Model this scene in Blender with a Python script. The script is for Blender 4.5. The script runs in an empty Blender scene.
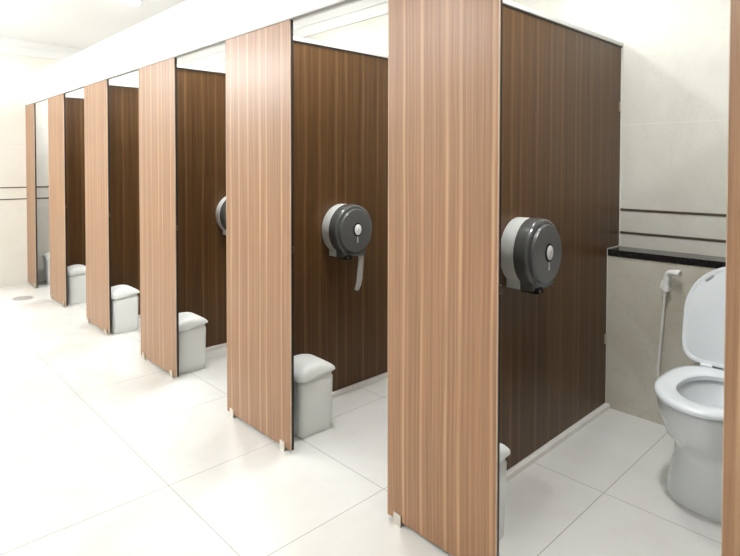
import bpy, bmesh, math, random
from mathutils import Vector

PI = math.pi
C = bpy.context.scene.collection
scene = bpy.context.scene

# ------------------------------------------------------------------ camera
# world: x = -u (stall row recedes towards -x), y = depth into the stalls, z up
YAW, PITCH = .7347, -.023
CAMH = 1.2921
cam_d = bpy.data.cameras.new('camera')
cam = bpy.data.objects.new('camera', cam_d)
C.objects.link(cam)
fwd = Vector((-math.cos(YAW) * math.cos(PITCH), math.sin(YAW) * math.cos(PITCH), math.sin(PITCH)))
cam.location = (0, 0, CAMH)
cam.rotation_euler = fwd.to_track_quat('-Z', 'Y').to_euler()
cam_d.sensor_fit = 'HORIZONTAL'
cam_d.sensor_width = 36
cam_d.lens = 548.53 / 740 * 36
cam_d.shift_x = (370 - 341.57) / 740
cam_d.shift_y = -(278 - 177.23) / 740
cam_d.clip_start = .02
scene.camera = cam

# ------------------------------------------------------------------ world, exposure
w = bpy.data.worlds.new('world'); scene.world = w; w.use_nodes = True
w.node_tree.nodes['Background'].inputs[0].default_value = (1, 1, 1, 1)
w.node_tree.nodes['Background'].inputs[1].default_value = .3
vs = scene.view_settings
vs.view_transform = 'Standard'
try: vs.look = 'None'
except Exception: pass
vs.gamma = 1
vs.use_curve_mapping = False
vs.exposure = 0.92
LAMP_W = 14.0          # watts of each ceiling downlight
FILL_GLOBE = 29.0           # emission of the added fill globes

# ------------------------------------------------------------------ helpers
def link(name, bm, mat, parent=None, smooth=False, bevel=0, auto=None):
    bmesh.ops.recalc_face_normals(bm, faces=bm.faces[:])
    if bevel:
        bmesh.ops.bevel(bm, geom=bm.edges[:], offset=bevel, segments=2, affect='EDGES', clamp_overlap=True)
    me = bpy.data.meshes.new(name)
    bm.to_mesh(me); bm.free()
    me.materials.append(mat)
    if smooth:
        for p in me.polygons: p.use_smooth = True
        if auto is not None:
            try: me.set_sharp_from_angle(angle=math.radians(auto))
            except Exception: pass
    o = bpy.data.objects.new(name, me)
    C.objects.link(o)
    if parent: o.parent = parent
    return o

def box(bm, u0, u1, v0, v1, z0, z1):
    """axis box given in u (along the row), v (depth), z"""
    vs_ = [bm.verts.new((-u, v, z)) for u in (u0, u1) for v in (v0, v1) for z in (z0, z1)]
    for f in ((0, 1, 3, 2), (4, 6, 7, 5), (0, 4, 5, 1), (2, 3, 7, 6), (0, 2, 6, 4), (1, 5, 7, 3)):
        bm.faces.new([vs_[i] for i in f])

def boxo(name, dims, mat, parent=None, bevel=0, off=(0, 0, 0)):
    """box object; dims in u, v, z; off = origin of the parent in x, y, z"""
    bm = bmesh.new(); box(bm, *dims)
    if bevel:
        bmesh.ops.bevel(bm, geom=bm.edges[:], offset=bevel, segments=2, affect='EDGES')
    bmesh.ops.translate(bm, verts=bm.verts[:], vec=(-off[0], -off[1], -off[2]))
    return link(name, bm, mat, parent)

def loft(bm, rings, cap0=True, cap1=True, closed=True):
    vr = [[bm.verts.new(p) for p in r] for r in rings]
    n = len(rings[0])
    for a, b in zip(vr, vr[1:]):
        for i in range(n if closed else n - 1):
            j = (i + 1) % n
            bm.faces.new((a[i], a[j], b[j], b[i]))
    if cap0: bm.faces.new(vr[0][::-1])
    if cap1: bm.faces.new(vr[-1])
    return vr

def tube(bm, pts, r, n=12, cap=True):
    pts = [Vector(p) for p in pts]
    rings = []
    up = Vector((0, 0, 1))
    t0 = (pts[1] - pts[0]).normalized()
    nrm = t0.orthogonal().normalized()
    for i, p in enumerate(pts):
        t = (pts[min(i + 1, len(pts) - 1)] - pts[max(i - 1, 0)]).normalized()
        nrm = (nrm - t * nrm.dot(t)).normalized()
        bn = t.cross(nrm)
        rr = r[i] if isinstance(r, (list, tuple)) else r
        rings.append([p + (nrm * math.cos(2 * PI * k / n) + bn * math.sin(2 * PI * k / n)) * rr for k in range(n)])
    loft(bm, rings, cap, cap)

def catmull(P, n=8):
    P = [Vector(p) for p in P]
    Q = [P[0] * 2 - P[1]] + P + [P[-1] * 2 - P[-2]]
    out = []
    for i in range(1, len(Q) - 2):
        for k in range(n):
            t = k / n
            a, b, c, d = Q[i - 1], Q[i], Q[i + 1], Q[i + 2]
            out.append(.5 * ((2 * b) + (c - a) * t + (2 * a - 5 * b + 4 * c - d) * t * t + (-a + 3 * b - 3 * c + d) * t ** 3))
    out.append(P[-1])
    return out

def thing(name, label, cat, loc=(0, 0, 0), group=None, rz=0):
    o = bpy.data.objects.new(name, None); C.objects.link(o)
    o.empty_display_size = .05
    o.location = loc; o.rotation_euler = (0, 0, rz)
    o['label'] = label; o['category'] = cat
    if group: o['group'] = group
    return o

def tag(o, label, cat, group=None):
    o['label'] = label; o['category'] = cat
    if group: o['group'] = group
    return o

def struct(o):
    o['kind'] = 'structure'
    return o

# ------------------------------------------------------------------ materials
def mat(name, col, rough=.5, metal=0, spec=.5, coat=0, emit=None, es=1, trans=0):
    m = bpy.data.materials.new(name); m.use_nodes = True
    b = m.node_tree.nodes['Principled BSDF']
    b.inputs['Base Color'].default_value = (*col, 1)
    b.inputs['Roughness'].default_value = rough
    b.inputs['Metallic'].default_value = metal
    b.inputs['Specular IOR Level'].default_value = spec
    b.inputs['Coat Weight'].default_value = coat
    b.inputs['Transmission Weight'].default_value = trans
    if emit:
        b.inputs['Emission Color'].default_value = (*emit, 1)
        b.inputs['Emission Strength'].default_value = es
    return m

def N(nt, kind, **kw):
    n = nt.nodes.new(kind)
    for k, v in kw.items(): setattr(n, k, v)
    return n

def math_n(nt, op, a, b=None):
    n = N(nt, 'ShaderNodeMath', operation=op)
    for i, x in enumerate((a, b)):
        if x is None: continue
        if isinstance(x, (int, float)): n.inputs[i].default_value = x
        else: nt.links.new(x, n.inputs[i])
    return n.outputs[0]

def ramp(nt, fac, stops):
    r = N(nt, 'ShaderNodeValToRGB')
    els = r.color_ramp.elements
    while len(els) < len(stops): els.new(.5)
    for e, (p, c) in zip(els, stops):
        e.position = p; e.color = (*c, 1) if len(c) == 3 else c
    nt.links.new(fac, r.inputs[0])
    return r.outputs[0]

def mix(nt, fac, a, b, mode='MIX'):
    n = N(nt, 'ShaderNodeMix', data_type='RGBA', blend_type=mode)
    if isinstance(fac, (int, float)): n.inputs[0].default_value = fac
    else: nt.links.new(fac, n.inputs[0])
    for i, x in ((6, a), (7, b)):
        if isinstance(x, tuple): n.inputs[i].default_value = (*x, 1)
        else: nt.links.new(x, n.inputs[i])
    return n.outputs[2]

def wood(name, base, dark, stripe, rough=.34, seed=0.0, stripe_amt=.8, spec=.5, scale=13.0):
    """laminate with straight vertical grain and thin pale streaks"""
    m = bpy.data.materials.new(name); m.use_nodes = True
    nt = m.node_tree; b = nt.nodes['Principled BSDF']; L = nt.links
    geo = N(nt, 'ShaderNodeTexCoord')
    sep = N(nt, 'ShaderNodeSeparateXYZ'); L.new(geo.outputs['Object'], sep.inputs[0])
    s0 = math_n(nt, 'ADD', sep.outputs[0], sep.outputs[1])
    s0 = math_n(nt, 'ADD', s0, seed)
    # a slow waver along the height
    wv = N(nt, 'ShaderNodeTexNoise', noise_dimensions='2D')
    cw = N(nt, 'ShaderNodeCombineXYZ')
    L.new(math_n(nt, 'MULTIPLY', s0, 3.0), cw.inputs[0]); L.new(math_n(nt, 'MULTIPLY', sep.outputs[2], 1.3), cw.inputs[1])
    L.new(cw.outputs[0], wv.inputs['Vector']); wv.inputs['Scale'].default_value = 1.0; wv.inputs['Detail'].default_value = 1
    s = math_n(nt, 'ADD', s0, math_n(nt, 'MULTIPLY', math_n(nt, 'SUBTRACT', wv.outputs[0], .5), .015))
    def streak(fs, fz, detail=2.0):
        n = N(nt, 'ShaderNodeTexNoise', noise_dimensions='2D')
        c = N(nt, 'ShaderNodeCombineXYZ')
        L.new(math_n(nt, 'MULTIPLY', s, fs), c.inputs[0]); L.new(math_n(nt, 'MULTIPLY', sep.outputs[2], fz), c.inputs[1])
        L.new(c.outputs[0], n.inputs['Vector']); n.inputs['Scale'].default_value = 1
        n.inputs['Detail'].default_value = detail
        return n.outputs[0]
    fine = streak(330, 5.0); med = streak(95, .9); wide = streak(22, .35)
    f = math_n(nt, 'ADD', math_n(nt, 'MULTIPLY', fine, .30), math_n(nt, 'ADD', math_n(nt, 'MULTIPLY', med, .5), math_n(nt, 'MULTIPLY', wide, .20)))
    col = ramp(nt, f, ((.30, dark), (.66, base)))
    vo = N(nt, 'ShaderNodeTexVoronoi', voronoi_dimensions='1D')
    L.new(s, vo.inputs['W']); vo.inputs['Scale'].default_value = scale; vo.inputs['Randomness'].default_value = .75
    st = ramp(nt, vo.outputs['Distance'], ((0.0, (1, 1, 1)), (.05, (.8, .8, .8)), (.11, (0, 0, 0))))
    vo2 = N(nt, 'ShaderNodeTexVoronoi', voronoi_dimensions='1D')
    L.new(math_n(nt, 'ADD', s, 7.3), vo2.inputs['W']); vo2.inputs['Scale'].default_value = scale * 1.9; vo2.inputs['Randomness'].default_value = 1
    st2 = ramp(nt, vo2.outputs['Distance'], ((0.0, (.45, .45, .45)), (.06, (0, 0, 0))))
    str_ = math_n(nt, 'MULTIPLY', math_n(nt, 'MAXIMUM', st, st2), math_n(nt, 'MULTIPLY', streak(40, 1.6), 2 * stripe_amt))
    str_.node.use_clamp = True
    col = mix(nt, str_, col, stripe)
    L.new(col, b.inputs['Base Color'])
    b.inputs['Roughness'].default_value = rough
    b.inputs['Specular IOR Level'].default_value = spec
    return m

def tiles(name, base, vary, grout, pu, pv, ou, ov, axes='xy', rough=.15, gw=.0022, veins=.3, spec=.5, cut=None):
    """tiled surface, joints at ou + k*pu and ov + k*pv in world metres"""
    m = bpy.data.materials.new(name); m.use_nodes = True
    nt = m.node_tree; b = nt.nodes['Principled BSDF']; L = nt.links
    tc = N(nt, 'ShaderNodeTexCoord')
    sep = N(nt, 'ShaderNodeSeparateXYZ'); L.new(tc.outputs['Object'], sep.inputs[0])
    a = sep.outputs['xyz'.index(axes[0])]; c = sep.outputs['xyz'.index(axes[1])]
    def line(x, p, o):
        t = math_n(nt, 'ADD', math_n(nt, 'DIVIDE', math_n(nt, 'SUBTRACT', x, o), p), 200.5)
        fr = math_n(nt, 'FRACT', t)
        d = math_n(nt, 'ABSOLUTE', math_n(nt, 'SUBTRACT', fr, .5))
        return math_n(nt, 'LESS_THAN', d, gw / 2 / p), math_n(nt, 'FLOOR', t)
    l1, i1 = line(a, pu, ou); l2, i2 = line(c, pv, ov)
    if cut is not None: l2 = math_n(nt, 'MULTIPLY', l2, math_n(nt, 'LESS_THAN', c, cut))
    g = math_n(nt, 'MAXIMUM', l1, l2)
    no = N(nt, 'ShaderNodeTexNoise'); L.new(tc.outputs['Object'], no.inputs['Vector'])
    no.inputs['Scale'].default_value = 2.3; no.inputs['Detail'].default_value = 7; no.inputs['Roughness'].default_value = .62
    no.inputs['Distortion'].default_value = .6
    col = ramp(nt, no.outputs[0], ((.38, vary), (.6, base)))
    wh = N(nt, 'ShaderNodeTexNoise'); L.new(tc.outputs['Object'], wh.inputs['Vector'])
    wh.inputs['Scale'].default_value = 5; wh.inputs['Detail'].default_value = 4; wh.inputs['Distortion'].default_value = 1.5
    ve = ramp(nt, math_n(nt, 'ABSOLUTE', math_n(nt, 'SUBTRACT', wh.outputs[0], .5)), ((0, (veins,) * 3), (.012, (0, 0, 0))))
    col = mix(nt, ve, col, tuple(x * .86 for x in vary))
    col = mix(nt, g, col, grout)
    L.new(col, b.inputs['Base Color'])
    b.inputs['Roughness'].default_value = rough
    b.inputs['Specular IOR Level'].default_value = spec
    return m

def speckle(name, a, b_, scale, rough):
    m = bpy.data.materials.new(name); m.use_nodes = True
    nt = m.node_tree; b = nt.nodes['Principled BSDF']
    tc = N(nt, 'ShaderNodeTexCoord')
    no = N(nt, 'ShaderNodeTexNoise'); nt.links.new(tc.outputs['Object'], no.inputs['Vector'])
    no.inputs['Scale'].default_value = scale; no.inputs['Detail'].default_value = 3
    nt.links.new(ramp(nt, no.outputs[0], ((.45, a), (.7, b_))), b.inputs['Base Color'])
    b.inputs['Roughness'].default_value = rough
    return m

M = {}
M['floor'] = tiles('polished_floor_tile', (.74, .735, .705), (.70, .69, .65), (.42, .40, .36), .5975, .625, -.889, .945, 'xy', .16, .0035, .12, cut=2.7)
M['wall_tile'] = tiles('cream_wall_tile', (.68, .67, .60), (.63, .615, .545), (.74, .73, .67), .9, .60, -.30, 1.508, 'xz', .22, .003, .3)
M['wall_tile_end'] = tiles('cream_wall_tile_end', (.80, .78, .72), (.77, .75, .68), (.70, .68, .6), .9, .60, 1.9, 1.508, 'yz', .22, .003, .2)
M['plaster'] = mat('white_wall_paint', (.86, .86, .84), .7)
M['ceiling'] = mat('ceiling_paint', (.90, .895, .88), .85)
M['cornice'] = mat('cornice_paint', (.84, .84, .82), .6)
M['groove'] = mat('bronze_tile_strip', (.085, .065, .045), .4)
M['front'] = wood('light_wood_laminate', (.325, .173, .088), (.205, .102, .048), (.47, .285, .160), .33, 0.0, .62)
M['divider'] = wood('dark_wood_laminate', (.115, .056, .019), (.058, .026, .008), (.18, .096, .038), .38, 3.1, .50, .30, 9.0)
M['core'] = mat('black_laminate_core', (.012, .010, .009), .5)
M['edge'] = mat('pale_edge_band', (.52, .38, .27), .4)
M['railgrey'] = mat('grey_rail', (.50, .50, .49), .45)
M['cap'] = mat('painted_cap_rail', (.66, .66, .62), .4)
M['capshadow'] = mat('cap_rail_shadow', (.05, .04, .035), .5)  # near-black that stands in for shade under the cap rail
M['trimwhite'] = mat('white_wall_channel', (.78, .77, .72), .4)
M['steel'] = mat('satin_steel', (.66, .62, .56), .28, 1)
M['sill'] = tiles('pale_marble_sill', (.90, .87, .83), (.85, .81, .77), (.6, .55, .5), 5.0, .6, 0, .975, 'xy', .2, .002, .3)
M['ledgetile'] = tiles('cream_ledge_tile', (.62, .60, .51), (.53, .50, .41), (.45, .43, .36), 5.0, 2.0, 0, -.5, 'xz', .2, .002, .5)
M['granite'] = speckle('black_granite', (.012, .011, .011), (.035, .033, .031), 160, .12)
M['bin'] = mat('white_bin_plastic', (.84, .85, .82), .42)
M['porcelain'] = mat('white_porcelain', (.76, .79, .80), .08, 0, .6, .4)
M['seatp'] = mat('white_seat_plastic', (.78, .82, .84), .18, 0, .5, .2)
M['water'] = mat('bowl_water', (.55, .62, .64), .02, 0, .6)
M['mark'] = mat('grey_print', (.42, .44, .45), .5)
M['dgrey'] = mat('pale_grey_plastic', (.60, .61, .58), .38)
M['smoke'] = mat('smoked_grey_plastic', (.085, .086, .082), .22, 0, .5, .25)
M['smoke2'] = mat('smoked_grey_face', (.10, .10, .096), .30, 0, .5, .1)
M['black'] = mat('black_plastic', (.008, .008, .008), .5, 0, .2)
M['white'] = mat('white_plastic', (.82, .82, .80), .3)
M['paper'] = mat('toilet_paper', (.86, .86, .84), .9)
M['hose'] = mat('white_vinyl_hose', (.80, .80, .77), .35)
M['lamp'] = mat('lamp_lens', (1, 1, 1), .5, emit=(1, .97, .92), es=14)
M['bronze'] = mat('dark_bronze', (.12, .09, .06), .4, .6)
M['lampring'] = mat('lamp_ring', (.85, .85, .84), .4)
M['drain'] = mat('drain_steel', (.62, .61, .59), .45, .6)

# ------------------------------------------------------------------ measurements
D = 1.45                                     # plane of the cubicle fronts
near = {0: -.13, 1: .6242, 2: 1.3404, 3: 2.128, 4: 2.9091, 5: 3.6672, 6: 4.3842}
far = {0: .2259, 1: .9331, 2: 1.7162, 3: 2.4918, 4: 3.2658, 5: 4.0101, 6: 4.6218}
qq = {0: .10, 1: .8309, 2: 1.5735, 3: 2.128 + .235, 4: 2.9091 + .235, 5: 3.6672 + .235}
near = {k: v * D for k, v in near.items()}; far = {k: v * D for k, v in far.items()}; qq = {k: v * D for k, v in qq.items()}
T = 1.927                                    # top of the panels
VB, VL = 3.1458, 2.9873                      # back wall, face of the low ledge wall
UE = 6.702                                   # end wall
U0 = -1.9                                    # wall behind the camera's right
VC = -1.55                                   # corridor wall behind the camera
HC = 2.62                                    # ceiling
LZ = .845                                    # top of the granite shelf

# ------------------------------------------------------------------ room shell
struct(boxo('floor', (U0 - .1, UE + .1, VC - .1, VB + .1, -.1, 0), M['floor']))
struct(boxo('ceiling', (U0 - .1, UE + .1, VC - .1, VB + .1, HC, HC + .1), M['ceiling']))
struct(boxo('wall_back', (U0 - .1, UE + .1, VB, VB + .1, 0, HC), M['wall_tile']))
struct(boxo('wall_left', (UE, UE + .1, VC, VB, 0, HC), M['wall_tile_end']))
struct(boxo('wall_right', (U0 - .1, U0, VC, VB, 0, HC), M['plaster']))
struct(boxo('wall_front', (U0, UE, VC - .1, VC, 0, HC), M['plaster']))
# low service wall that carries the granite shelf
struct(boxo('wall_ledge', (U0, UE, VL, VB, 0, LZ - .034), M['ledgetile']))
# cornices: two shallow steps at the top of the walls
bm = bmesh.new(); box(bm, U0, UE - .03, VB - .012, VB, 2.466, 2.552); box(bm, U0, UE - .03, VB - .028, VB, 2.552, HC)
struct(link('trim_1', bm, M['cornice']))
bm = bmesh.new(); box(bm, UE - .012, UE, VC, VB - .03, 2.466, 2.552); box(bm, UE - .028, UE, VC, VB - .03, 2.552, HC)
struct(link('trim_2', bm, M['cornice']))
# bronze strips let into the wall tiles
k = 3
for z in (1.047, .922):
    struct(boxo('trim_%d' % k, (U0, UE - .003, VB - .003, VB, z - .006, z + .006), M['groove'])); k += 1
    struct(boxo('trim_%d' % k, (UE - .003, UE, VC, VB - .004, z - .006, z + .006), M['groove'])); k += 1
# pale marble sills under the dividers
for i in range(6):
    q = qq[i]
    struct(boxo('trim_%d' % k, (q - .022, q + .034, 1.475, VL, 0, .024), M['sill'], bevel=.0015)); k += 1

# granite shelf on the low wall, one slab per stall
bounds = [qq[i] for i in range(6)]
names = ['beside the toilet', 'behind the second stall', 'behind the third stall', 'behind the fourth stall', 'behind the fifth stall', 'against the end wall']
gl = ['black polished granite shelf above the sprayer and open toilet', 'black polished granite shelf in the stall with the hanging paper']
for i in range(1, 3):
    tag(boxo('granite_shelf', (qq[i - 1] + .016, qq[i] - .001, VL - .004, VB, LZ - .034, LZ), M['granite'], bevel=.0015), gl[i - 1], 'shelf')

# ------------------------------------------------------------------ white header beam over the cubicle fronts
hb = thing('header_beam', 'long white fascia beam running along the top of the cubicle fronts', 'beam', (-2.4, D, T))
bm = bmesh.new(); box(bm, U0 + .002, UE - .002, D - .002, D + .024, T + .010, 2.222)
bmesh.ops.translate(bm, verts=bm.verts[:], vec=(2.4, -D, -T))
link('fascia', bm, M['plaster'], hb)
bm = bmesh.new(); box(bm, U0 + .002, UE - .002, D - .005, D + .026, T + .001, T + .010)
bmesh.ops.translate(bm, verts=bm.verts[:], vec=(2.4, -D, -T))
link('rail', bm, M['railgrey'], hb)['label'] = 'grey aluminium rail under the beam'

# ------------------------------------------------------------------ cubicle partitions
part_labels = {
    0: 'wooden cubicle partition cut off by the right edge of the photo',
    1: 'nearest full wood-grain cubicle partition, left of the open toilet, carrying a paper dispenser',
    2: 'wooden cubicle partition carrying the dispenser with paper hanging out',
    3: 'wooden cubicle partition third from the open toilet, dispenser edge just showing',
    4: 'wooden cubicle partition fourth from the open toilet, no dispenser showing',
    5: 'wooden cubicle partition fifth from the open toilet, last one with a dark divider',
    6: 'narrow light wood end panel against the far tiled wall'}
TH = .014
def partition(i):
    u0, u1 = near[i], far[i]
    base = (-(u0 + u1) / 2, D, 0)
    t = thing('cubicle_partition', part_labels[i], 'partition', base, 'cubicle partitions in the row')
    def bx(name, dims, m, par=t, bevel=0): return boxo(name, dims, m, par, bevel, base)
    # front panel: pale laminate face and black core edge at the near side
    fp = bx('front_panel', (u0, u1, D, D + .006, .016, T), M['front'])
    co = bx('panel_core', (u0 + .0003, u1 - .0003, D + .006, D + .019, .016, T), M['core'], fp)
    co['label'] = 'black core edge of the front panel'
    eb = bx('edge_band', (u0 - .0015, u0 + .0002, D - .0008, D + .0055, .016, T), M['edge'], fp)
    eb['label'] = 'pale edge band'
    eb2 = bx('edge_band', (u1 - .0002, u1 + .0015, D - .0008, D + .0055, .016, T), M['edge'], fp)
    eb2['label'] = 'pale edge band'
    # feet: small steel brackets that carry the panel
    for uc in ((u0 + .058, u1 - .05) if i < 6 else (u0 + .04,)):
        bm = bmesh.new()
        w2 = .017
        box(bm, uc - w2, uc + w2, D - .006, D - .002, 0, .043)
        box(bm, uc - w2, uc + w2, D - .002, D + .022, 0, .004)
        box(bm, uc - w2, uc + w2, D + .022, D + .026, 0, .043)
        bmesh.ops.translate(bm, verts=bm.verts[:], vec=(-base[0], -base[1], 0))
        link('foot_bracket', bm, M['steel'], t)
    # latch keeper on the near edge
    bm = bmesh.new()
    box(bm, u0 - .009, u0 - .0002, D + .006, D + .0185, .900, .903)
    box(bm, u0 - .009, u0 - .0002, D + .006, D + .0185, .925, .928)
    box(bm, u0 - .009, u0 - .007, D + .006, D + .0185, .900, .928)
    bmesh.ops.translate(bm, verts=bm.verts[:], vec=(-base[0], -base[1], 0))
    link('latch_keeper', bm, M['bronze'], t)
    if i == 6: return t
    # divider panel, notched over the ledge
    q = qq[i]
    prof = [(D + .0195, .026), (VL - .003, .026), (VL - .003, LZ + .002), (VB - .006, LZ + .002), (VB - .006, T), (D + .0195, T)]
    bm = bmesh.new()
    loft(bm, [[(-(q + d) - base[0], v - base[1], z) for v, z in prof] for d in (0, TH)])
    link('divider_panel', bm, M['divider'], t)
    # white channel where the divider meets the wall and the ledge
    bm = bmesh.new()
    def b2(*d): box(bm, *d)
    b2(q - .003, q + TH + .003, VB - .009, VB, LZ + .002, T)
    b2(q - .003, q + TH + .003, VL - .006, VL - .0045, .024, LZ + .004)
    b2(q - .003, q + TH + .003, VL - .006, VB - .009, LZ + .0005, LZ + .005)
    bmesh.ops.translate(bm, verts=bm.verts[:], vec=(-base[0], -base[1], 0))
    link('wall_channel', bm, M['trimwhite'], t)['label'] = 'thin white wall channel'
    bx('cap_shadow', (q - .004, q + TH + .004, D + .02, VB - .0002, T + .0003, T + .006), M['capshadow'])['label'] = 'painted shadow line under the cap rail'  # shadow line under the cap, built as a dark strip
    bx('cap_rail', (q - .009, q + TH + .009, D + .05, VB, T + .006, T + .027), M['cap'], bevel=.002)['label'] = 'pale cap rail along the top'
    for v, z in ((VB - .012, 1.606), (VL - .010, .372)):
        bm = bmesh.new()
        box(bm, q - .006, q - .0002, v - .022, v - .001, z - .026, z + .026)
        bmesh.ops.bevel(bm, geom=bm.edges[:], offset=.0015, segments=2, affect='EDGES')
        bmesh.ops.translate(bm, verts=bm.verts[:], vec=(-base[0], -base[1], 0))
        link('wall_clip', bm, M['steel'], t)
    return t
for i in range(7): partition(i)

# ------------------------------------------------------------------ round paper dispensers
def disp_outline(r, s=1.0, n=56, foot=True):
    """outline in (across, up); a circle with a flat flared foot"""
    pts = []
    a0 = math.radians(-52); a1 = math.radians(232)
    for k in range(n):
        a = a0 + (a1 - a0) * k / (n - 1)
        pts.append((r * s * math.cos(a), r * s * math.sin(a)))
    e = r * s
    pts += [(-e * .60, -e * .90), (-e * .60, -e * 1.05), (-e * .35, -e * 1.05), (0, -e * 1.05), (e * .35, -e * 1.05), (e * .60, -e * 1.05), (e * .60, -e * .90)]
    return pts
def circ(r, n=63, cx=0, cz=0, sx=1.0):
    a0 = math.radians(-52)
    return [(cx + r * sx * math.cos(a0 + 2 * PI * k / n), cz + r * math.sin(a0 + 2 * PI * k / n)) for k in range(n)]

def make_dispenser(label, u, v, z):
    t = thing('paper_dispenser', label, 'dispenser', (-u, v, z), 'round paper dispensers on the dividers')
    R = .1375
    def P(o, n): return [(n * 1.08, y, h) for y, h in o]          # n = distance from the divider, towards +x
    bm = bmesh.new()
    loft(bm, [P(disp_outline(R, .985), .0005), P(disp_outline(R, 1.0), .004), P(disp_outline(R, 1.0), .058)])
    link('back_shell', bm, M['dgrey'], t, True, auto=40)
    bm = bmesh.new()
    o1 = disp_outline(R, 1.012)
    loft(bm, [P(o1, .0585), P(disp_outline(R, 1.016), .062), P(disp_outline(R, 1.016), .096), P(disp_outline(R, .995), .108), P(disp_outline(R, .955), .1135), P(disp_outline(R, .90), .1145)])
    cov = link('cover', bm, M['smoke'], t, True, auto=40)
    cov['label'] = 'smoked dark grey cover'
    bm = bmesh.new()
    loft(bm, [P(circ(R * .865, cz=-.002), .1146), P(circ(R * .865, cz=-.002), .121), P(circ(R * .835, cz=-.002), .1265), P(circ(R * .6, cz=-.002), .1285), P(circ(R * .3, cz=-.002), .1292)])
    link('face_disc', bm, M['smoke2'], cov, True, auto=40)
    bm = bmesh.new()
    loft(bm, [P(circ(.037, 32, .002, .004, .84), .1285), P(circ(.037, 32, .002, .004, .84), .1315), P(circ(.034, 32, .002, .004, .84), .1325)])
    lk = link('lock_ring', bm, M['black'], cov, True, auto=40)
    bm = bmesh.new()
    loft(bm, [P(circ(.029, 32, .002, .004, .84), .1325), P(circ(.029, 32, .002, .004, .84), .134), P(circ(.027, 32, .002, .004, .84), .135)])
    link('lock_button', bm, M['white'], cov, True, auto=40)['label'] = 'white oval lock button'
    bm = bmesh.new()
    loft(bm, [P(circ(.004, 16, .004, .006, 1), .135), P(circ(.004, 16, .004, .006, 1), .1356)])
    link('keyhole', bm, M['mark'], cov, True, auto=40)
    bm = bmesh.new()
    pts = []
    for k in range(16):
        a = 2 * PI * k / 16
        pts.append((.003 + .0050 * math.cos(a), -.051 + .0050 * math.sin(a) + (.013 if math.sin(a) > 0 else -.012)))
    loft(bm, [P(pts, .1285), P(pts, .1300)])
    link('sight_window', bm, M['dgrey'], cov)['label'] = 'small pale sight slot'
    bm = bmesh.new()
    y0 = -.078
    vs_ = []
    for n0, n1, ya, yb, za, zb in ((.060, .122, y0, y0 + .046, -R * 1.05 - .008, -R * 1.05 + .012), (.122, .127, y0 + .004, y0 + .042, -R * 1.05 - .006, -R * 1.05 + .009)):
        q = [bm.verts.new((n * 1.08, y, h)) for n in (n0, n1) for y in (ya, yb) for h in (za, zb)]
        for f in ((0, 1, 3, 2), (4, 6, 7, 5), (0, 4, 5, 1), (2, 3, 7, 6), (0, 2, 6, 4), (1, 5, 7, 3)): bm.faces.new([q[i] for i in f])
    cl = link('cutter_tab', bm, M['black'], t)
    bm = bmesh.new()
    tube(bm, [(.1372, y0 + .012, -R * 1.05 + .003), (.1385, y0 + .012, -R * 1.05 + .003)], .0032, 10)
    link('screw', bm, M['steel'], cl)
    return t
def place_disp(label, u, v, z): return make_dispenser(label, u, v, z)
make_dispenser('nearest round grey dispenser, just left of the open toilet, no paper showing', qq[1], 2.078, .936)
make_dispenser('round grey dispenser with a strip of paper hanging out below', qq[2], 2.050, .936)
make_dispenser('farthest round dispenser, only its pale left rim showing behind a front panel', qq[3], 2.045, .942)

# hanging paper
bm = bmesh.new()
rows = []
random.seed(4)
px_, py_ = -qq[2] + .085, 2.132
zs = [0, .02, .06, .10, .14, .178, .198, .207]
wd = [.030, .027, .022, .019, .017, .016, .015, .007]
cy_ = [0, -.002, -.006, -.011, -.014, -.021, -.030, -.030]
for z_, w_, c_ in zip(zs, wd, cy_):
    row = []
    for k in range(9):
        s_ = k / 8 - .5
        fold = .0075 * math.sin(s_ * 11 + z_ * 18) * (1 if z_ > .01 else .5)
        row.append((px_ + fold, py_ + c_ + s_ * w_ * 2, .942 - .1375 * 1.05 - z_ - (.004 * math.cos(s_ * 9) if z_ > .17 else 0)))
    rows.append(row)
loft(bm, rows, False, False, closed=False)
bmesh.ops.solidify(bm, geom=bm.faces[:], thickness=.0012)
bmesh.ops.translate(bm, verts=bm.verts[:], vec=(-px_, -py_, -.76))
pp = link('toilet_paper', bm, M['paper'], None, True)
pp.location = (px_, py_, .76)
tag(pp, 'crumpled strip of white toilet paper hanging under a dispenser', 'toilet paper')

# ------------------------------------------------------------------ waste bins
def rrect(a, b, r, n=6):
    """rounded rectangle, half sizes a (u) and b (v)"""
    out = []
    for cx, cy, s in ((a - r, b - r, 0), (-a + r, b - r, 90), (-a + r, -b + r, 180), (a - r, -b + r, 270)):
        for k in range(n + 1):
            t_ = math.radians(s + 90 * k / n)
            out.append((cx + r * math.cos(t_), cy + r * math.sin(t_)))
    # extra points along the long sides so that the lid can bend
    res = []
    m = len(out)
    for i in range(m):
        p, q = out[i], out[(i + 1) % m]
        res.append(p)
        if math.hypot(p[0] - q[0], p[1] - q[1]) > .05:
            for k in range(1, 10):
                res.append((p[0] + (q[0] - p[0]) * k / 10, p[1] + (q[1] - p[1]) * k / 10))
    return res

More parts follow.
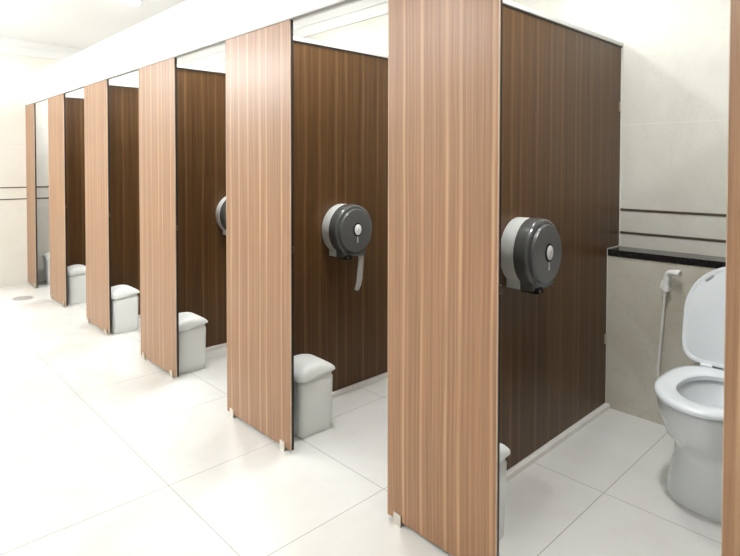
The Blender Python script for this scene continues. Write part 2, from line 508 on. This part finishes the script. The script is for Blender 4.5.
def make_bin(label, u, v, rz=0):
    t = thing('waste_bin', label, 'bin', (-u, v, 0), 'white waste bins in the stalls', rz)
    A, B = .096, .110
    def wave(y): return .009 * math.sin((y / B) * 2.2)
    def arch(y): return -.030 * (abs(y / B)) ** 2.1
    bm = bmesh.new()
    rs = []
    for z, s in ((0, .86), (.004, .875), (.03, .885), (.15, .925), (.256, .945), (.261, .90), (.283, .90)):
        rs.append([(x * s, y * s, z) for x, y in rrect(A, B, .030)])
    # open-topped inner wall
    rs.append([(x * .88, y * .88, .283) for x, y in rrect(A, B, .028)])
    rs.append([(x * .86, y * .86, .02) for x, y in rrect(A, B, .028)])
    loft(bm, rs)
    link('body', bm, M['bin'], t, True, auto=50)
    bm = bmesh.new()
    rs = []
    spec = ((.93, .281, 0, 1), (1.03, .279, 0, 1), (1.04, .281, 0, 1), (1.035, .290, .1, .9), (1.015, .309, .5, .5), (.965, .325, .85, .2), (.88, .334, 1, 0), (.6, .341, 1, 0), (.3, .344, 1, 0))
    for s, z, ar, wv in spec:
        ring = []
        for x, y in rrect(A, B, .030):
            X, Y = x * s, y * s
            ring.append((X, Y, z + arch(Y) * ar + wave(Y) * wv))
        rs.append(ring)
    loft(bm, rs, False, True)
    link('lid', bm, M['bin'], t, True, auto=60)
    bm = bmesh.new()
    box(bm, -.022, .022, -B * .9 - .012, -B * .86, .018, .026)
    bmesh.ops.bevel(bm, geom=bm.edges[:], offset=.002, segments=2, affect='EDGES')
    link('pedal', bm, M['black'], t)['label'] = 'small black foot pedal'
    return t
make_bin('white bin in the nearest stall, mostly hidden behind the big front panel', 1.100, 1.600)
make_bin('white lidded bin in the stall with the hanging paper', 2.100, 1.668, math.radians(-2))
make_bin('white lidded bin standing third from the open toilet', 3.235, 1.588)
make_bin('white lidded bin standing fourth from the open toilet', 4.325, 1.588)
make_bin('small-looking white bin beside the fifth and farthest dark divider', 5.50, 1.606)
make_bin('farthest white bin, in front of the bare tiled end wall', 6.555, 1.690)

# ------------------------------------------------------------------ toilet
def egg(w_, vf, vbk, z, n=48, back=.62, split=None, uc=0):
    """outline: half ellipse towards the front, squarer towards the back"""
    vc = split if split is not None else vf + min(w_ * 1.35, (vbk - vf) * .55)
    out = []
    for k in range(n):
        a = 2 * PI * k / n
        c, s = math.cos(a), math.sin(a)
        if s < 0:
            out.append((w_ * c, vc + (vc - vf) * s, z))
        else:
            e = back
            out.append((w_ * math.copysign(abs(c) ** e, c), vc + (vbk - vc) * math.copysign(abs(s) ** e, s), z))
    return out
UT = .592
tb = Vector((-UT, 2.63, 0))
toi = thing('toilet', 'white toilet with its lid up in the right-hand stall', 'toilet', tb)
def loc(r): return [(x, y - tb.y, z) for x, y, z in r]
bm = bmesh.new()
rings = [egg(.150, 2.322, 2.955, 0, split=2.45), egg(.152, 2.320, 2.956, .010, split=2.45), egg(.145, 2.326, 2.956, .05, split=2.44), egg(.133, 2.322, 2.956, .11, split=2.44), egg(.123, 2.332, 2.956, .17, split=2.44), egg(.120, 2.330, 2.956, .205, split=2.44), egg(.130, 2.315, 2.957, .225, split=2.44), egg(.151, 2.285, 2.957, .252, split=2.44),
         egg(.168, 2.255, 2.957, .288), egg(.178, 2.235, 2.957, .325), egg(.182, 2.222, 2.957, .36), egg(.183, 2.216, 2.957, .385), egg(.182, 2.216, 2.957, .394), egg(.176, 2.222, 2.950, .401),
         egg(.128, 2.285, 2.665, .401, back=.9), egg(.120, 2.295, 2.655, .385, back=.95), egg(.108, 2.33, 2.63, .33, back=1), egg(.078, 2.40, 2.60, .26, back=1), egg(.055, 2.44, 2.58, .215, back=1), egg(.03, 2.47, 2.54, .20, back=1)]
loft(bm, [loc(r) for r in rings])
bowl = link('bowl', bm, M['porcelain'], toi, True, auto=62)
bm = bmesh.new()
loft(bm, [loc(egg(.066, 2.418, 2.59, .238, back=1)), loc(egg(.066, 2.418, 2.59, .240, back=1))])
link('water', bm, M['water'], bowl)
# seat ring
bm = bmesh.new()
so = [egg(.178, 2.208, 2.725, .4035), egg(.188, 2.198, 2.735, .408), egg(.190, 2.196, 2.737, .418), egg(.184, 2.203, 2.73, .427), egg(.168, 2.222, 2.71, .430),
      egg(.126, 2.283, 2.655, .427, back=.9), egg(.116, 2.296, 2.645, .420, back=.9), egg(.116, 2.296, 2.645, .4035, back=.9)]
so = [loc(r) for r in so] + [loc(so[0])]
loft(bm, so, False, False)
bmesh.ops.remove_doubles(bm, verts=bm.verts[:], dist=1e-5)
link('seat', bm, M['seatp'], toi, True, auto=50)
# lid: egg plate leaning back
def lid_ring(s, off, h0=0.0):
    """outline in lid plane (x, t along height), off = offset from the plane towards the front"""
    out = []
    n = 96
    H_, W_ = .440, .198
    cxh = .215
    for k in range(n):
        a = 2 * PI * k / n
        c, sn = math.cos(a), math.sin(a)
        if sn >= 0: x, h = W_ * c, cxh + (H_ - cxh) * sn
        else:
            e = .24
            hs = abs(sn) ** e
            x, h = W_ * (1 - .11 * hs ** 6) * math.copysign(abs(c) ** e, c), cxh - cxh * hs
        x *= s; h = cxh + (h - cxh) * s
        out.append((x, h, off))
    ang = math.radians(11)
    res = []
    for x, h, o in out:
        y = 2.752 + h * math.sin(ang) - o * math.cos(ang)
        z = .424 + h * math.cos(ang) + o * math.sin(ang)
        res.append((x, y - tb.y, z))
    return res
bm = bmesh.new()
loft(bm, [lid_ring(.955, -.012), lid_ring(.99, -.009), lid_ring(1.0, 0), lid_ring(.99, .007), lid_ring(.955, .009), lid_ring(.925, .005), lid_ring(.90, .005), lid_ring(.80, .008), lid_ring(.5, .009)])
lid = link('lid', bm, M['seatp'], toi, True, auto=50)
bm = bmesh.new()
ang = math.radians(11)
for dx in (0.0,):
    ptsm = []
    for (x, h) in ((-.118, .358), (-.090, .384), (-.095, .390), (-.123, .364)):
        ptsm.append((x, 2.752 + h * math.sin(ang) - tb.y, .424 + h * math.cos(ang)))
    n_ = Vector((0, -math.cos(ang), math.sin(ang)))
    loft(bm, [[Vector(p) + n_ * .0050 for p in ptsm], [Vector(p) + n_ * .0100 for p in ptsm]])
link('printed_mark', bm, M['mark'], lid)['label'] = 'tiny grey printed mark on the lid'
for s_ in (-1, 1):
    bm = bmesh.new()
    tube(bm, [(s_ * .095 - .022, 2.752 - tb.y, .420), (s_ * .095 + .022, 2.752 - tb.y, .420)], .014, 16)
    tube(bm, [(s_ * .095, 2.760 - tb.y, .402), (s_ * .095, 2.760 - tb.y, .415)], .012, 14)
    link('hinge', bm, M['seatp'], toi, True, auto=40)
# plinth sealing line
# ------------------------------------------------------------------ bidet sprayer
UB, VS = .903, VL - .030
sp = thing('bidet_sprayer', 'white handheld bidet sprayer with a hose on the low tiled wall', 'sprayer', (-UB, VL, .66))
so_ = Vector((-UB, VL, .66))
def sl(*p): return Vector(p) - so_
bm = bmesh.new()
tube(bm, [sl(-.915, VL - .0005, .690), sl(-.915, VL - .006, .690)], .019, 20)
tube(bm, [sl(-.915, VL - .006, .690), sl(-.915, VL - .022, .690)], .010, 14)
tube(bm, [sl(-.915, VS, .676), sl(-.915, VS, .704)], .0175, 18)
link('wall_holder', bm, M['white'], sp, True, auto=40)
bm = bmesh.new()
tube(bm, catmull([sl(-.921, VS, .650), sl(-.918, VS, .680), sl(-.914, VS, .715), sl(-.909, VS - .002, .745), sl(-.900, VS - .006, .764), sl(-.882, VS - .012, .772)], 5), [.0105] * 5 + [.0145] * 8 + [.015] * 8 + [.0155] * 5, 16)
hd = link('handle', bm, M['white'], sp, True, auto=60)
bm = bmesh.new()
tube(bm, [sl(-.890, VS - .009, .770), sl(-.868, VS - .016, .773), sl(-.852, VS - .021, .773), sl(-.848, VS - .022, .773)], [.014, .0155, .0175, .0150], 20)
link('spray_head', bm, M['white'], hd, True, auto=60)
bm = bmesh.new()
tube(bm, catmull([sl(-.921, VS + .016, .735), sl(-.927, VS - .010, .722), sl(-.930, VS - .018, .690)], 5), .004, 10)
link('trigger', bm, M['white'], hd, True, auto=60)
bm = bmesh.new()
tube(bm, catmull([sl(-.921, VS, .650), sl(-.924, VS + .002, .60), sl(-.932, VS + .006, .48), sl(-.941, VS + .008, .36), sl(-.946, VS + .008, .26), sl(-.925, VS + .008, .165), sl(-.875, VS + .006, .135), sl(-.835, VS + .004, .175), sl(-.822, VS + .002, .225)], 8), .0062, 10)
link('hose', bm, M['hose'], sp, True)
bm = bmesh.new()
tube(bm, [sl(-.822, VL - .0005, .245), sl(-.822, VL - .008, .245)], .022, 18)
tube(bm, [sl(-.822, VL - .008, .245), sl(-.822, VS - .014, .245)], .010, 14)
tube(bm, [sl(-.822, VS, .222), sl(-.822, VS, .252)], .009, 14)
link('stop_valve', bm, M['steel'], sp, True, auto=40)['label'] = 'small steel stop valve'

# ------------------------------------------------------------------ floor drain
dr = thing('floor_drain', 'round metal floor drain in front of the farthest stall', 'drain', (-5.98, 1.245, 0))
bm = bmesh.new()
c_ = lambda r, z, n=40: [(r * math.cos(2 * PI * k / n), r * math.sin(2 * PI * k / n), z) for k in range(n)]
loft(bm, [c_(.105, .0003), c_(.105, .003), c_(.088, .003), c_(.088, .0003)], False, False)
link('rim', bm, M['drain'], dr)
bm = bmesh.new()
for k in range(-5, 6):
    x = k * .0145; h_ = math.sqrt(max(0, .087 ** 2 - x * x))
    q = [bm.verts.new((a, b, z)) for a in (x - .0045, x + .0045) for b in (-h_, h_) for z in (.0005, .0026)]
    for f in ((0, 1, 3, 2), (4, 6, 7, 5), (0, 4, 5, 1), (2, 3, 7, 6), (0, 2, 6, 4), (1, 5, 7, 3)): bm.faces.new([q[i] for i in f])
loft(bm, [c_(.087, .0003), c_(.087, .0006)])
link('grate', bm, M['drain'], dr)

# ------------------------------------------------------------------ ceiling downlights (each with its own light)
def downlight(u, v, label, watts):
    t = thing('ceiling_downlight', label, 'ceiling light', (-u, v, HC), 'round downlights in the ceiling')
    bm = bmesh.new()
    loft(bm, [c_(.098, -.0003), c_(.096, -.008), c_(.082, -.010), c_(.078, -.002)], False, False)
    link('trim_ring', bm, M['lampring'], t, True, auto=40)
    bm = bmesh.new()
    loft(bm, [c_(.079, -.0005), c_(.079, -.005)])
    link('lens', bm, M['lamp'], t)
    ld = bpy.data.lights.new('downlight_lamp', 'AREA'); ld.shape = 'DISK'; ld.size = .17
    ld.energy = watts; ld.color = (.965, .99, 1); ld.spread = math.radians(170)
    lo = bpy.data.objects.new('downlight_lamp', ld); C.objects.link(lo); lo.parent = t
    lo.location = (0, 0, -.014)
for u_ in (-.57, .69, 1.95, 3.21, 4.47):  # all but the last are unseen lamps added for brightness
    downlight(u_, 1.73, 'round lit downlight at the top edge of the photo' if u_ == 4.47 else 'unseen round downlight added above the cubicles', LAMP_W * .75)
for u_ in (1.2, 3.4, 5.0, 6.0):  # fill lamps added over the stalls, kept out of sight behind the beam
    downlight(u_, 2.45, 'unseen round downlight added for fill over the stalls, hidden by the white beam', LAMP_W * (1.1 if u_ > 5.5 else .5 if u_ > 2 else .3))
# added fill globes hanging just under the ceiling along the corridor, behind the camera's view
def globe(u, v, strength):
    t = thing('fill_globe_light', 'unseen white globe added to fill the corridor with light', 'ceiling light', (-u, v, HC), 'added fill globes over the corridor')
    bm = bmesh.new(); loft(bm, [c_(.06, -.0003), c_(.06, -.018), c_(.045, -.03), c_(.02, -.06), c_(.02, -.10)])
    link('mount', bm, M['lampring'], t, True, auto=40)
    bm = bmesh.new()
    bmesh.ops.create_uvsphere(bm, u_segments=24, v_segments=16, radius=.12)
    bmesh.ops.translate(bm, verts=bm.verts[:], vec=(0, 0, -.21))
    mm = M['globe'].copy() if False else M['globe']
    link('shade', bm, mm, t, True)
M['globe'] = mat('fill_globe', (1, 1, 1), .5, emit=(.97, .99, 1), es=FILL_GLOBE)
for u_ in (1.0, 2.6, 3.9, 5.0, 5.7, 6.3):
    globe(u_, -.7, 1)
